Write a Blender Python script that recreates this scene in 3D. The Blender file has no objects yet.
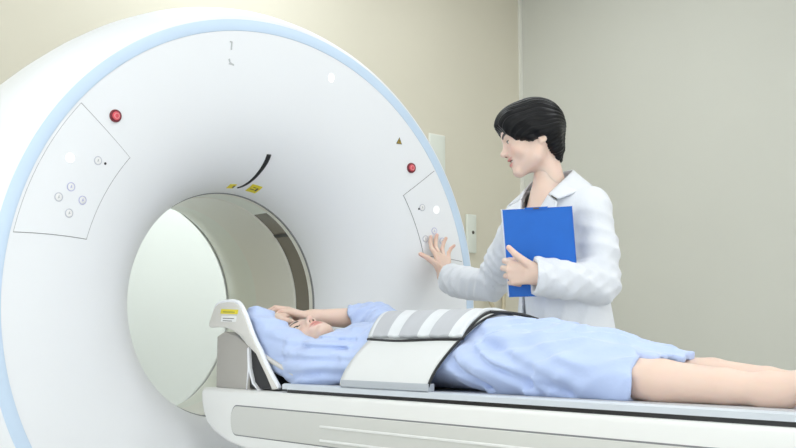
import bpy, bmesh, math, random
import numpy as np
from mathutils import Vector, Matrix

scene = bpy.context.scene
C = scene.collection
rnd = random.Random(7)
PI = math.pi

# ------------------------------------------------------------------ camera
YAW, PITCH = 0.732, 0.114
cam_data = bpy.data.cameras.new('camera')
cam = bpy.data.objects.new('camera', cam_data)
C.objects.link(cam)
cam_data.sensor_width = 36.0
cam_data.lens = 36.0 * 1000.0 / 796.0
cam_data.clip_start = 0.05
cam.location = (-1.8324, -2.6163, 0.9839)
cam.rotation_euler = (PI / 2 + PITCH, 0.0, -YAW)
scene.camera = cam

# ------------------------------------------------------------------ world, lamps, exposure
world = bpy.data.worlds.new('world')
scene.world = world
world.use_nodes = True
world.node_tree.nodes['Background'].inputs[0].default_value = (0.9, 0.95, 1.0, 1)
world.node_tree.nodes['Background'].inputs[1].default_value = 0.3


def area_lamp(name, loc, size, power, color, rot=(0, 0, 0)):
    d = bpy.data.lights.new(name, 'AREA')
    d.shape = 'RECTANGLE'
    d.size, d.size_y = size
    d.energy = power
    d.color = color
    o = bpy.data.objects.new(name, d)
    o.location = loc
    o.rotation_euler = rot
    C.objects.link(o)
    return o


CEIL = 3.6
LAMPS = [(-2.5, -3.4), (-2.5, -1.3), (-1.9, 1.3), (-0.5, -3.4), (-0.5, -1.3), (1.5, -3.4), (1.6, -1.3), (0.9, 1.4), (2.2, 0.9)]
LP = {0: 0.8, 1: 0.9, 2: 0.9, 3: 0.8, 4: 0.8, 5: 0.9, 6: 1.0, 7: 2.0, 8: 0.8}
for i, (lx, ly) in enumerate(LAMPS):
    area_lamp('ceiling_lamp_light', (lx, ly, CEIL - 0.05), (1.1, 1.1), 11 * LP[i], (0.84, 0.93, 1.0) if i in (2, 7) else (0.95, 0.98, 1.0))

# added unseen spot, brightening the pale panel behind the gantry
sd = bpy.data.lights.new('bore_fill_spot', 'SPOT')
sd.energy = 230
sd.color = (0.93, 1.0, 0.97)
sd.spot_size = math.radians(52)
sd.spot_blend = 0.9
sd.shadow_soft_size = 0.12
so = bpy.data.objects.new('bore_fill_spot', sd)
so.location = (1.0, 1.25, 3.5)
so.rotation_euler = (math.radians(19), 0, 0)
C.objects.link(so)
# added unseen fill lamps at the left side and the front
area_lamp('side_fill_light', (-3.5, -1.5, 1.6), (1.9, 4.6), 48, (0.90, 0.97, 1.0), (0, -PI / 2, 0))
area_lamp('front_fill_light', (0.2, -4.5, 1.6), (5.0, 1.9), 44, (0.97, 0.98, 1.0), (PI / 2, 0, 0))

vs = scene.view_settings
vs.view_transform = 'Standard'
vs.look = 'None'
vs.exposure = -0.9
vs.gamma = 1.0
vs.use_curve_mapping = False


# ------------------------------------------------------------------ materials
def mat(name, col, rough=0.5, spec=0.5, metal=0.0, coat=0.0, sss=0.0, bump=None, noise=None,
        emit=None, sheen=0.0, attr=None, trans=0.0):
    """procedural principled material; bump=(scale, strength, distance), noise=(scale, amount)"""
    m = bpy.data.materials.new(name)
    m.use_nodes = True
    nt = m.node_tree
    b = nt.nodes['Principled BSDF']
    b.inputs['Base Color'].default_value = (*col, 1)
    b.inputs['Roughness'].default_value = rough
    b.inputs['Specular IOR Level'].default_value = spec
    b.inputs['Metallic'].default_value = metal
    b.inputs['Coat Weight'].default_value = coat
    b.inputs['Sheen Weight'].default_value = sheen
    b.inputs['Transmission Weight'].default_value = trans
    if sss:
        b.inputs['Subsurface Weight'].default_value = sss
        b.inputs['Subsurface Radius'].default_value = (0.012, 0.005, 0.003)
        b.inputs['Subsurface Scale'].default_value = 1.0
    if emit:
        b.inputs['Emission Color'].default_value = (*emit[0], 1)
        b.inputs['Emission Strength'].default_value = emit[1]
    tc = nt.nodes.new('ShaderNodeTexCoord')
    if attr:
        a = nt.nodes.new('ShaderNodeAttribute')
        a.attribute_name = attr
        nt.links.new(a.outputs['Color'], b.inputs['Base Color'])
    elif noise:
        n = nt.nodes.new('ShaderNodeTexNoise')
        n.inputs['Scale'].default_value = noise[0]
        n.inputs['Detail'].default_value = 4
        r = nt.nodes.new('ShaderNodeValToRGB')
        k = noise[1]
        r.color_ramp.elements[0].position = 0.3
        r.color_ramp.elements[1].position = 0.7
        r.color_ramp.elements[0].color = (*[c * (1 - k) for c in col], 1)
        r.color_ramp.elements[1].color = (*[min(1, c * (1 + k)) for c in col], 1)
        nt.links.new(tc.outputs['Object'], n.inputs['Vector'])
        nt.links.new(n.outputs['Fac'], r.inputs['Fac'])
        nt.links.new(r.outputs['Color'], b.inputs['Base Color'])
    if bump:
        n = nt.nodes.new('ShaderNodeTexNoise')
        n.inputs['Scale'].default_value = bump[0]
        n.inputs['Detail'].default_value = 5
        bn = nt.nodes.new('ShaderNodeBump')
        bn.inputs['Strength'].default_value = bump[1]
        bn.inputs['Distance'].default_value = bump[2]
        nt.links.new(tc.outputs['Object'], n.inputs['Vector'])
        nt.links.new(n.outputs['Fac'], bn.inputs['Height'])
        nt.links.new(bn.outputs['Normal'], b.inputs['Normal'])
    return m


M = {}
M['wall_beige'] = mat('wall_beige_paint', (0.72, 0.68, 0.565), 0.75, 0.3, noise=(1.3, 0.02), bump=(180, 0.08, 0.002))
M['wall_right'] = mat('wall_grey_cream_paint', (0.66, 0.66, 0.60), 0.75, 0.3, noise=(1.1, 0.02), bump=(180, 0.08, 0.002))
M['lit_wall_panel'] = mat('lit_wall_green_white', (0.84, 0.88, 0.845), 0.35, 0.4, noise=(2, 0.01))  # paler than the wall, to stand for stronger light on it
M['ceiling'] = mat('ceiling_white', (0.85, 0.85, 0.84), 0.8, 0.3, noise=(3, 0.01))
M['floor'] = mat('floor_vinyl', (0.62, 0.62, 0.60), 0.4, 0.4, noise=(6, 0.04))
M['trim'] = mat('corner_trim', (0.82, 0.81, 0.74), 0.5)
M['shell'] = mat('gantry_white_shell', (0.84, 0.855, 0.88), 0.38, 0.45, noise=(2, 0.004))
M['blue_ring'] = mat('pale_blue_ring', (0.58, 0.71, 0.87), 0.4, 0.45, noise=(3, 0.01))
M['bore'] = mat('bore_liner_cream', (0.80, 0.79, 0.72), 0.28, 0.5, noise=(3, 0.01))
M['bore2'] = mat('bore_rear_cream', (0.78, 0.81, 0.74), 0.3, 0.5, noise=(3, 0.01))
M['glass'] = mat('dark_scan_glass', (0.19, 0.17, 0.135), 0.2, 0.6, noise=(2, 0.05))
M['seam'] = mat('seam_grey', (0.22, 0.22, 0.23), 0.6, noise=(9, 0.03))
M['black'] = mat('black_plastic', (0.012, 0.012, 0.014), 0.3, 0.5, noise=(9, 0.05))
M['red'] = mat('red_button', (0.75, 0.10, 0.13), 0.3, 0.5, noise=(40, 0.02))
M['dkred'] = mat('dark_red_collar', (0.18, 0.02, 0.03), 0.4, noise=(40, 0.02))
M['pinkred'] = mat('pale_red_cap', (0.86, 0.30, 0.32), 0.3, noise=(40, 0.02))
M['yellow'] = mat('yellow_label', (0.80, 0.68, 0.04), 0.5, noise=(60, 0.03))
M['labelwhite'] = mat('label_white', (0.86, 0.86, 0.86), 0.5, noise=(60, 0.01))
M['gold'] = mat('warning_triangle_gold', (0.36, 0.25, 0.03), 0.5, noise=(60, 0.03))
M['ink'] = mat('label_ink', (0.10, 0.09, 0.07), 0.6, noise=(60, 0.03))
M['greyink'] = mat('grey_print', (0.50, 0.51, 0.52), 0.6, noise=(60, 0.03))
M['violet'] = mat('violet_key_ring', (0.50, 0.50, 0.72), 0.3, 0.5, noise=(60, 0.02))
M['greykey'] = mat('grey_key_ring', (0.52, 0.53, 0.60), 0.3, 0.5, noise=(60, 0.02))
M['lamp'] = mat('white_indicator_lamp', (0.95, 0.95, 0.95), 0.3, emit=((1, 1, 1), 0.9))
M['tbl'] = mat('table_white', (0.80, 0.80, 0.78), 0.32, 0.5, noise=(2, 0.006))
M['tbl2'] = mat('table_grey_panel', (0.62, 0.62, 0.585), 0.4, 0.5, noise=(2, 0.01))
M['cradle'] = mat('cradle_pale_grey', (0.62, 0.66, 0.71), 0.35, 0.5, noise=(2, 0.01))
M['headshell'] = mat('headrest_cream', (0.68, 0.66, 0.62), 0.4, 0.5, noise=(3, 0.01))
M['rim'] = mat('headrest_white_rim', (0.86, 0.87, 0.90), 0.35, 0.5, noise=(3, 0.01))
M['greybox'] = mat('headrest_bracket_grey', (0.42, 0.40, 0.37), 0.45, 0.4, noise=(3, 0.02))
M['gown'] = mat('blue_cotton_gown', (0.50, 0.60, 0.86), 0.85, 0.2, sheen=0.25, noise=(7, 0.02), bump=(60, 0.25, 0.004))
M['coat'] = mat('white_cotton_coat', (0.76, 0.78, 0.82), 0.8, 0.2, sheen=0.2, noise=(7, 0.008), bump=(45, 0.3, 0.005))
M['blouse'] = mat('pale_blouse', (0.78, 0.79, 0.82), 0.8, 0.2, noise=(90, 0.06))
M['trouser'] = mat('black_trousers', (0.012, 0.013, 0.022), 0.8, 0.2, noise=(8, 0.1))
M['shoe'] = mat('white_shoe', (0.7, 0.7, 0.7), 0.5, noise=(8, 0.03))
M['skin'] = mat('skin', (0.8, 0.6, 0.5), 0.48, 0.35, sss=0.25, attr='tone', bump=(220, 0.08, 0.0015))
M['hair'] = mat('black_hair', (0.003, 0.003, 0.004), 0.36, 0.22, noise=(30, 0.1))
M['eye_white'] = mat('eye_white', (0.82, 0.80, 0.78), 0.15, noise=(60, 0.01))
M['iris'] = mat('dark_iris', (0.03, 0.015, 0.01), 0.1, noise=(60, 0.05))
M['teeth'] = mat('teeth', (0.85, 0.82, 0.76), 0.25, noise=(60, 0.01))
M['pad_white'] = mat('pad_white_vinyl', (0.73, 0.75, 0.77), 0.45, 0.4, noise=(6, 0.01), bump=(14, 0.15, 0.006))
M['pad_grey'] = mat('pad_grey_stripe', (0.50, 0.51, 0.54), 0.5, 0.4, noise=(6, 0.01), bump=(14, 0.15, 0.006))
M['wrapcloth'] = mat('white_wrap_cloth', (0.74, 0.75, 0.745), 0.6, 0.3, noise=(5, 0.01), bump=(18, 0.25, 0.006))
M['rail_grey'] = mat('grey_wrap_rail', (0.46, 0.49, 0.53), 0.4, 0.4, noise=(5, 0.01))
M['clip_blue'] = mat('blue_folder_card', (0.010, 0.135, 0.56), 0.5, 0.4, noise=(20, 0.03))
M['paper'] = mat('white_paper', (0.85, 0.87, 0.90), 0.7, noise=(20, 0.01))
M['plate'] = mat('wall_plate_pale', (0.76, 0.79, 0.72), 0.5, noise=(20, 0.01))
M['hose'] = mat('beige_hose', (0.60, 0.53, 0.38), 0.5, noise=(20, 0.03))
M['fill_pane'] = mat('fill_pane_bright', (0.8, 0.85, 0.9), 0.2, emit=((0.92, 0.97, 1.0), 1.6))  # glow of the added fill panels
M['lightframe'] = mat('light_frame_white', (0.8, 0.8, 0.8), 0.5, noise=(20, 0.01))
M['diffuser'] = mat('light_diffuser', (0.95, 0.95, 0.95), 0.4, emit=((0.96, 0.98, 1.0), 3.0))


# ------------------------------------------------------------------ object helpers
def link(name, me, mats, parent=None, smooth=True, offset=None):
    """link mesh (world coordinates) as one object"""
    if not isinstance(mats, (list, tuple)):
        mats = [mats]
    for m in mats:
        me.materials.append(m)
    if smooth:
        me.polygons.foreach_set('use_smooth', [True] * len(me.polygons))
    me.update()
    o = bpy.data.objects.new(name, me)
    C.objects.link(o)
    if parent is not None:
        o.parent = parent
        loc = parent.location.copy()
        p = parent.parent
        while p is not None:
            loc += p.location
            p = p.parent
        me.transform(Matrix.Translation(-loc))
    return o


def pydata(name, v, f, mats, parent=None, smooth=True):
    me = bpy.data.meshes.new(name)
    me.from_pydata([tuple(map(float, p)) for p in v], [], [tuple(int(i) for i in q) for q in f])
    return link(name, me, mats, parent, smooth)


def from_bm(name, bm, mats, parent=None, smooth=True):
    me = bpy.data.meshes.new(name)
    bmesh.ops.recalc_face_normals(bm, faces=bm.faces)
    bm.to_mesh(me)
    bm.free()
    return link(name, me, mats, parent, smooth)


def autosmooth(o, ang=40):
    me = o.data
    bm = bmesh.new()
    bm.from_mesh(me)
    lim = math.radians(ang)
    for e in bm.edges:
        if len(e.link_faces) == 2 and e.calc_face_angle(0) > lim:
            e.smooth = False
    bm.to_mesh(me)
    bm.free()
    return o


def empty(name, loc, label, cat, group=None):
    o = bpy.data.objects.new(name, None)
    o.location = loc
    o.empty_display_size = 0.1
    C.objects.link(o)
    tag(o, label, cat, group)
    return o


def tag(o, label, cat, group=None):
    o['label'] = label
    o['category'] = cat
    if group:
        o['group'] = group
    return o


def struct(o):
    o['kind'] = 'structure'
    return o


def box_bm(lo, hi, bev=0.0, seg=3, bm=None):
    bm = bm or bmesh.new()
    r = bmesh.ops.create_cube(bm, size=1.0)
    lo, hi = Vector(lo), Vector(hi)
    for v in r['verts']:
        v.co = Vector([(lo[i] + hi[i]) / 2 + v.co[i] * (hi[i] - lo[i]) for i in range(3)])
    if bev > 0:
        es = list({e for v in r['verts'] for e in v.link_edges})
        bmesh.ops.bevel(bm, geom=es, offset=bev, segments=seg, profile=0.5, affect='EDGES')
    return bm


def box(name, lo, hi, m, parent=None, bev=0.0, seg=3):
    o = from_bm(name, box_bm(lo, hi, bev, seg), m, parent, smooth=bev > 0)
    if bev > 0:
        autosmooth(o, 50)
    return o


def prism(name, poly, axis, a, b, m, parent=None, bev=0.0, seg=3):
    """poly of 2-D points extruded along axis ('x': poly is (y,z)) from a to b"""
    bm = bmesh.new()

    def P(p, t):
        if axis == 'x':
            return (t, p[0], p[1])
        if axis == 'y':
            return (p[0], t, p[1])
        return (p[0], p[1], t)
    A = [bm.verts.new(P(p, a)) for p in poly]
    B = [bm.verts.new(P(p, b)) for p in poly]
    fa = bm.faces.new(A)
    fb = bm.faces.new(B[::-1])
    n = len(poly)
    for i in range(n):
        bm.faces.new((A[i], A[(i + 1) % n], B[(i + 1) % n], B[i]))
    bmesh.ops.recalc_face_normals(bm, faces=bm.faces)
    if bev > 0:
        es = [e for e in bm.edges if fa in e.link_faces or fb in e.link_faces]
        bmesh.ops.bevel(bm, geom=es, offset=bev, segments=seg, profile=0.5, affect='EDGES')
    o = from_bm(name, bm, m, parent)
    return autosmooth(o, 35)


def tube(name, pts, rad, m, parent=None, n=12, flat=1.0, cap=True, up=None):
    """swept tube along pts; rad is a number or list"""
    pts = [Vector(p) for p in pts]
    rads = rad if isinstance(rad, (list, tuple)) else [rad] * len(pts)
    v, f = [], []
    ref = Vector(up) if up else Vector((0.13, 0.21, 0.97))
    for i, p in enumerate(pts):
        t = (pts[min(i + 1, len(pts) - 1)] - pts[max(i - 1, 0)]).normalized()
        a = t.cross(ref).normalized()
        b = t.cross(a).normalized()
        for k in range(n):
            an = 2 * PI * k / n
            v.append(p + a * math.cos(an) * rads[i] + b * math.sin(an) * rads[i] * flat)
    for i in range(len(pts) - 1):
        for k in range(n):
            f.append((i * n + k, i * n + (k + 1) % n, (i + 1) * n + (k + 1) % n, (i + 1) * n + k))
    if cap:
        f.append(tuple(range(n))[::-1])
        f.append(tuple((len(pts) - 1) * n + k for k in range(n)))
    return pydata(name, v, f, m, parent)


def smooth_path(pts, n=8):
    """Catmull-Rom through pts"""
    P = [Vector(p) for p in pts]
    P = [P[0] * 2 - P[1]] + P + [P[-1] * 2 - P[-2]]
    out = []
    for i in range(1, len(P) - 2):
        for k in range(n):
            t = k / n
            a, b, c, d = P[i - 1], P[i], P[i + 1], P[i + 2]
            out.append(0.5 * ((2 * b) + (c - a) * t + (2 * a - 5 * b + 4 * c - d) * t * t + (3 * b - a - 3 * c + d) * t ** 3))
    out.append(P[-2])
    return out


# ------------------------------------------------------------------ signed distance modelling
def sphere(P, c, r):
    return np.linalg.norm(P - np.array(c, np.float32), axis=-1) - r


def ellip(P, c, r, R=None):
    q = P - np.array(c, np.float32)
    if R is not None:
        q = q @ np.array(R, np.float32)
    r = np.array(r, np.float32)
    k0 = np.linalg.norm(q / r, axis=-1)
    k1 = np.linalg.norm(q / (r * r), axis=-1) + 1e-9
    return k0 * (k0 - 1) / k1


def cone(P, a, b, ra, rb, sc=None):
    """rounded cone between a and b"""
    a = np.array(a, np.float32)
    b = np.array(b, np.float32)
    if sc is not None:
        s = np.array(sc, np.float32)
        P, a, b = P * s, a * s, b * s
    ab = b - a
    h = np.clip(((P - a) @ ab) / (ab @ ab), 0, 1)
    v = P - a - h[..., None] * ab
    d = np.linalg.norm(v, axis=-1)
    if sc is not None:
        return (d - (ra + (rb - ra) * h)) * (d + 1e-6) / (np.linalg.norm(v * s, axis=-1) + 1e-6)
    return d - (ra + (rb - ra) * h)


def smin(a, b, k):
    h = np.clip(0.5 + 0.5 * (b - a) / k, 0, 1)
    return b + (a - b) * h - k * h * (1 - h)


def smax(a, b, k):
    return -smin(-a, -b, k)


def chain(P, pts, rads, k=0.0, sc=None):
    d = None
    for i in range(len(pts) - 1):
        e = cone(P, pts[i], pts[i + 1], rads[i], rads[i + 1], sc)
        d = e if d is None else (np.minimum(d, e) if k == 0 else smin(d, e, k))
    return d


def wave(P, dirs, seed=0, warp=1.0):
    """sum of warped sinusoidal creases, about -1..1"""
    g = np.random.default_rng(seed)
    out = 0
    tot = 0
    for (d, fq, amp) in dirs:
        d = np.array(d, np.float32)
        d = d / np.linalg.norm(d)
        w1 = g.normal(size=3).astype(np.float32)
        w2 = g.normal(size=3).astype(np.float32)
        ph = warp * (np.sin(P @ (w1 * 9) + g.uniform(0, 6)) + 0.6 * np.sin(P @ (w2 * 17) + g.uniform(0, 6)))
        mod = 0.6 + 0.4 * np.sin(P @ (g.normal(size=3).astype(np.float32) * 8) + g.uniform(0, 6))
        s = np.sin((P @ d) * fq * 2.3 + ph * 1.5)
        s = 2 * np.abs(s) ** 1.15 - 1
        out = out + amp * s * mod
        tot += amp
    return out / tot


def nets(fn, lo, hi, h):
    """surface nets of fn(P)<0 on a box; returns verts, quads"""
    lo = np.array(lo, np.float32)
    hi = np.array(hi, np.float32)
    n = np.ceil((hi - lo) / h).astype(int) + 1
    ax = [lo[i] + h * np.arange(n[i], dtype=np.float32) for i in range(3)]
    g = np.empty(tuple(n), np.float32)
    step = max(1, int(400000 / (n[1] * n[2])))
    Y, Z = np.meshgrid(ax[1], ax[2], indexing='ij')
    for i in range(0, n[0], step):
        xs = ax[0][i:i + step]
        P = np.empty((len(xs), n[1], n[2], 3), np.float32)
        P[..., 0] = xs[:, None, None]
        P[..., 1] = Y
        P[..., 2] = Z
        g[i:i + step] = fn(P.reshape(-1, 3)).reshape(len(xs), n[1], n[2])
    g[0] = g[-1] = 1
    g[:, 0] = g[:, -1] = 1
    g[:, :, 0] = g[:, :, -1] = 1
    s = g < 0
    c = tuple(n - 1)
    corner = [(i, j, k) for i in (0, 1) for j in (0, 1) for k in (0, 1)]
    sl = lambda A, o: A[o[0]:o[0] + c[0], o[1]:o[1] + c[1], o[2]:o[2] + c[2]]
    cnt = sum(sl(s, o).astype(np.int8) for o in corner)
    act = (cnt > 0) & (cnt < 8)
    idx = np.full(c, -1, np.int64)
    I = np.argwhere(act)
    idx[act] = np.arange(len(I))
    val = {o: g[I[:, 0] + o[0], I[:, 1] + o[1], I[:, 2] + o[2]] for o in corner}
    acc = np.zeros((len(I), 3))
    num = np.zeros(len(I))
    for o in corner:
        for a in range(3):
            if o[a] == 0:
                q = list(o)
                q[a] = 1
                q = tuple(q)
                v0, v1 = val[o], val[q]
                m = (v0 < 0) != (v1 < 0)
                t = np.where(m, v0 / np.where(m, v0 - v1, 1), 0)
                p = np.array(o, float)[None] + np.eye(3)[a][None] * t[:, None]
                acc += p * m[:, None]
                num += m
    V = lo + (I + acc / num[:, None]) * h
    F = []
    for a in range(3):
        b, d = (a + 1) % 3, (a + 2) % 3
        s0 = [slice(0, n[i]) for i in range(3)]
        s1 = [slice(0, n[i]) for i in range(3)]
        s0[a] = slice(0, n[a] - 1)
        s1[a] = slice(1, n[a])
        A, B = s[tuple(s0)], s[tuple(s1)]
        E = np.argwhere(A != B)
        E = E[(E[:, b] > 0) & (E[:, d] > 0) & (E[:, b] < n[b] - 1) & (E[:, d] < n[d] - 1)]
        flip = A[E[:, 0], E[:, 1], E[:, 2]]

        def cell(db, dd):
            e = E.copy()
            e[:, b] -= db
            e[:, d] -= dd
            return idx[e[:, 0], e[:, 1], e[:, 2]]
        q = np.stack([cell(1, 1), cell(0, 1), cell(0, 0), cell(1, 0)], 1)
        q[~flip] = q[~flip][:, ::-1]
        F.append(q)
    F = np.concatenate(F)
    return V, F


def merge(parts):
    V, F, o = [], [], 0
    for v, f in parts:
        V.append(v)
        F.append(f + o)
        o += len(v)
    return np.concatenate(V), np.concatenate(F)


def np_obj(name, V, F, m, parent=None, tone=None):
    me = bpy.data.meshes.new(name)
    me.vertices.add(len(V))
    me.vertices.foreach_set('co', np.asarray(V, np.float32).ravel())
    me.loops.add(F.size)
    me.loops.foreach_set('vertex_index', np.asarray(F, np.int32).ravel())
    me.polygons.add(len(F))
    me.polygons.foreach_set('loop_start', np.arange(0, F.size, 4, dtype=np.int32))
    me.update(calc_edges=True)
    me.validate()
    if tone is not None:
        a = me.color_attributes.new('tone', 'FLOAT_COLOR', 'POINT')
        t = np.ones((len(V), 4), np.float32)
        t[:, :3] = tone
        a.data.foreach_set('color', t.ravel())
    return link(name, me, m, parent)


# ================================================================== THE ROOM
DX0, DX1 = .30, 1.98
XL, XR, YB, YF = -3.6, 3.62, 2.1, -4.6
struct(box('floor', (XL - 0.1, YF - 0.1, -0.1), (XR + 0.1, YB + 0.1, 0), M['floor']))
struct(box('ceiling', (XL - 0.1, YF - 0.1, CEIL), (XR + 0.1, YB + 0.1, CEIL + 0.1), M['ceiling']))
struct(box('wall_back', (XL - 0.1, YB, 0), (XR + 0.1, YB + 0.1, CEIL), M['wall_beige']))
struct(box('wall_right', (XR, YF, 0), (XR + 0.1, YB, CEIL), M['wall_right']))
struct(box('wall_left', (XL - 0.1, YF, 0), (XL, YB, CEIL), M['wall_beige']))
struct(box('wall_front', (XL - 0.1, YF - 0.1, 0), (XR + 0.1, YF, CEIL), M['wall_beige']))
struct(box('trim_1', (XR - 0.030, YB - 0.012, 0.0), (XR, YB, CEIL), M['trim']))
struct(box('baseboard_back', (XL, YB - 0.015, 0), (XR - 0.03, YB, 0.08), M['trim'], bev=0.004))
struct(box('baseboard_right', (XR - 0.015, YF, 0), (XR, YB - 0.015, 0.08), M['trim'], bev=0.004))

# added pale panel and handle; the lit wall's brightness is in its colour
dr = struct(box('lit_wall_panel_1', (DX0, YB - .03, .01), (DX1, YB - .001, 2.35), M['lit_wall_panel'], None, 0.004))
box('lit_panel_handle', (DX1 - .10, YB - .075, .98), (DX1 - .08, YB - .03, 1.12), M['lightframe'], dr, 0.004)

# added glowing fill panels behind and beside the camera: frame and bright pane
def fill_panel(name, lo, hi, axis):
    w = struct(from_bm(name, box_bm(lo, hi), M['fill_pane'], None, False))
    for k in range(4):
        a, b = list(lo), list(hi)
        i = 1 - axis if k < 2 else 2
        if k % 2:
            a[i] = hi[i] - .06
        else:
            b[i] = lo[i] + .06
        a[axis] -= .02
        b[axis] += .02
        box('fill_panel_frame', a, b, M['lightframe'], w)
    return w


fill_panel('fill_panel_1', (XL - .01, -3.8, .6), (XL + .012, .8, 2.6), 0)
fill_panel('fill_panel_2', (-2.3, YF - .01, .6), (2.7, YF + .012, 2.6), 1)

for i, (lx, ly) in enumerate(LAMPS):
    where = ['at the front left', 'left of the patient table', 'left of the gantry', 'in the front middle',
             'over the patient table head side', 'at the front right', 'over the standing woman', 'over the gantry', 'in the far corner'][i]
    e = empty('ceiling_light', (lx, ly, CEIL), 'square white ceiling light panel ' + where, 'ceiling light', 'square ceiling light panels')
    bm = bmesh.new()
    for (a, b) in (((-.6, -.6), (.6, -.56)), ((-.6, .56), (.6, .6)), ((-.6, -.56), (-.56, .56)), ((.56, -.56), (.6, .56))):
        box_bm((lx + a[0], ly + a[1], CEIL - 0.045), (lx + b[0], ly + b[1], CEIL), bm=bm)
    from_bm('light_frame', bm, M['lightframe'], e, False)
    box('light_diffuser', (lx - .56, ly - .56, CEIL - 0.03), (lx + .56, ly + .56, CEIL - 0.005), M['diffuser'], e)

# things on the back wall, to the right of the gantry
def bw(x, z, d=0.0):
    """point on the back wall, d metres in front of it"""
    return (-1.832 + (x + 1.832) * 1.1186, YB - d, .984 + (z - .984) * 1.1186)


def wall_box(name, x0, x1, z0, z1, d0, d1, m, parent, bev):
    a, b = bw(x0, z0, d1), bw(x1, z1, d0)
    return box(name, a, b, m, parent, bev)


e = empty('wall_panel', bw(2.26, 2.02), 'pale green-white rectangular plate on back wall behind the gantry edge', 'wall plate')
wall_box('cover_plate', 2.20, 2.325, 1.86, 2.19, 0, .015, M['plate'], e, 0.004)
wall_box('frame_edge', 2.195, 2.330, 1.855, 2.195, .0005, .01, M['trim'], e, 0.003)
e = empty('wall_intercom', bw(2.54, 1.62), 'small pale wall switch box with dark button beside gantry edge', 'switch')
wall_box('casing', 2.502, 2.583, 1.50, 1.735, 0, .025, M['plate'], e, 0.008)
bm = bmesh.new()
bmesh.ops.create_uvsphere(bm, u_segments=16, v_segments=8, radius=0.012)
bm.transform(Matrix.Translation(bw(2.550, 1.625, .026)) @ Matrix.Scale(0.5, 4, (0, 1, 0)))
from_bm('button', bm, M['ink'], e)
o = tube('wall_hose', smooth_path([bw(2.60, 1.36, .015), bw(2.63, 1.30, .05), bw(2.66, 1.20, .07), bw(2.73, 1.13, .06), bw(2.80, 1.17, .04), bw(2.83, 1.27, .015)]), 0.014, M['hose'])
tag(o, 'beige hose looped on the back wall behind the woman', 'hose')

# ================================================================== THE GANTRY
GZ = 1.10
PR = [(.863, 0), (.80, .006), (.75, .012), (.70, .02), (.65, .03), (.61, .041), (.57, .055), (.535, .073), (.50, .095),
      (.475, .116), (.45, .141), (.43, .166), (.41, .197), (.397, .223), (.387, .252), (.381, .276), (.378, .300)]
prr = np.array(PR)


def yf(r):
    return float(np.interp(r, prr[::-1, 0], prr[::-1, 1]))


def front(r, deg, off=0.0):
    """point on the front cover at radius r, angle deg, lifted off the surface"""
    d = 0.004
    sl = (yf(r - d) - yf(r + d)) / (2 * d)          # dy/d(-r)
    n = Vector((-sl, -1)).normalized()              # (radial, y), pointing out to the room
    rr, yy = r + n.x * off, yf(r) + n.y * off
    a = math.radians(deg)
    return Vector((rr * math.cos(a), yy, GZ + rr * math.sin(a)))


def revolve(name, prof, m, parent, n=256, a0=0.0, a1=360.0, sub=True):
    full = abs(a1 - a0 - 360) < 1e-6
    cnt = n if full else max(2, int(n * (a1 - a0) / 360)) + 1
    v, f = [], []
    for k in range(cnt):
        a = math.radians(a0 + (a1 - a0) * k / (cnt if full else cnt - 1))
        for (r, y) in prof:
            v.append((r * math.cos(a), y, GZ + r * math.sin(a)))
    p = len(prof)
    for k in range(cnt if full else cnt - 1):
        k2 = (k + 1) % cnt
        for j in range(p - 1):
            f.append((k * p + j, k * p + j + 1, k2 * p + j + 1, k2 * p + j))
    o = pydata(name, v, f, m, parent)
    bm = bmesh.new()
    bm.from_mesh(o.data)
    bmesh.ops.recalc_face_normals(bm, faces=bm.faces)
    bm.to_mesh(o.data)
    bm.free()
    return autosmooth(o, 40)


G = empty('ct_scanner_gantry', (0, 0.5, 0), 'large white ring shaped scanner gantry with pale blue rim stripe and open bore', 'medical scanner')
revolve('front_cover', PR, M['shell'], G)
revolve('blue_trim_ring', [(.863, .003), (.8635, -.001), (.866, -.002), (.897, -.001), (.900, .001), (.900, .006)], M['blue_ring'], G)
revolve('outer_shell', [(.900, .003), (.908, .006), (.925, .026), (.942, .055), (.960, .095), (.975, .15), (.984, .23), (.986, .32),
                        (.982, .45), (.972, .6), (.955, .8), (.93, .93), (.90, .985), (.86, 1.0), (.45, 1.0)], M['shell'], G)
revolve('bore_seam', [(.3785, .298), (.3755, .300), (.3755, .306), (.3785, .308)], M['seam'], G)
revolve('bore_lip', [(.377, .304), (.3765, .322), (.375, .326)], M['bore'], G)
revolve('scan_window', [(.3765, .326), (.3765, .408)], M['glass'], G, a0=-150, a1=61)
revolve('scan_window_highlight', [(.3755, .326), (.3755, .408)], M['bore2'], G, a0=61, a1=210)  # bright reflection on the ring, put in as a pale arc
revolve('bore_liner', [(.3755, .408), (.372, .412), (.372, .66), (.373, .665)], M['bore'], G)
revolve('bore_rear_liner', [(.373, .665), (.380, .72), (.385, .79), (.40, .86), (.43, .94), (.46, 1.0)], M['bore2'], G)
# clamps crossing the window ring
for a in (42, -20):
    revolve('window_clamp', [(.3745, .326), (.3745, .408)], M['black'], G, a0=a, a1=a + 2.2)
# stand and feet
for sx in (-1, 1):
    box('gantry_stand', (sx * .62 - .19, .16, 0), (sx * .62 + .19, .92, .62), M['shell'], G, 0.03)
box('gantry_base', (-.80, .18, 0), (.80, .90, .20), M['shell'], G, 0.03)


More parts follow.
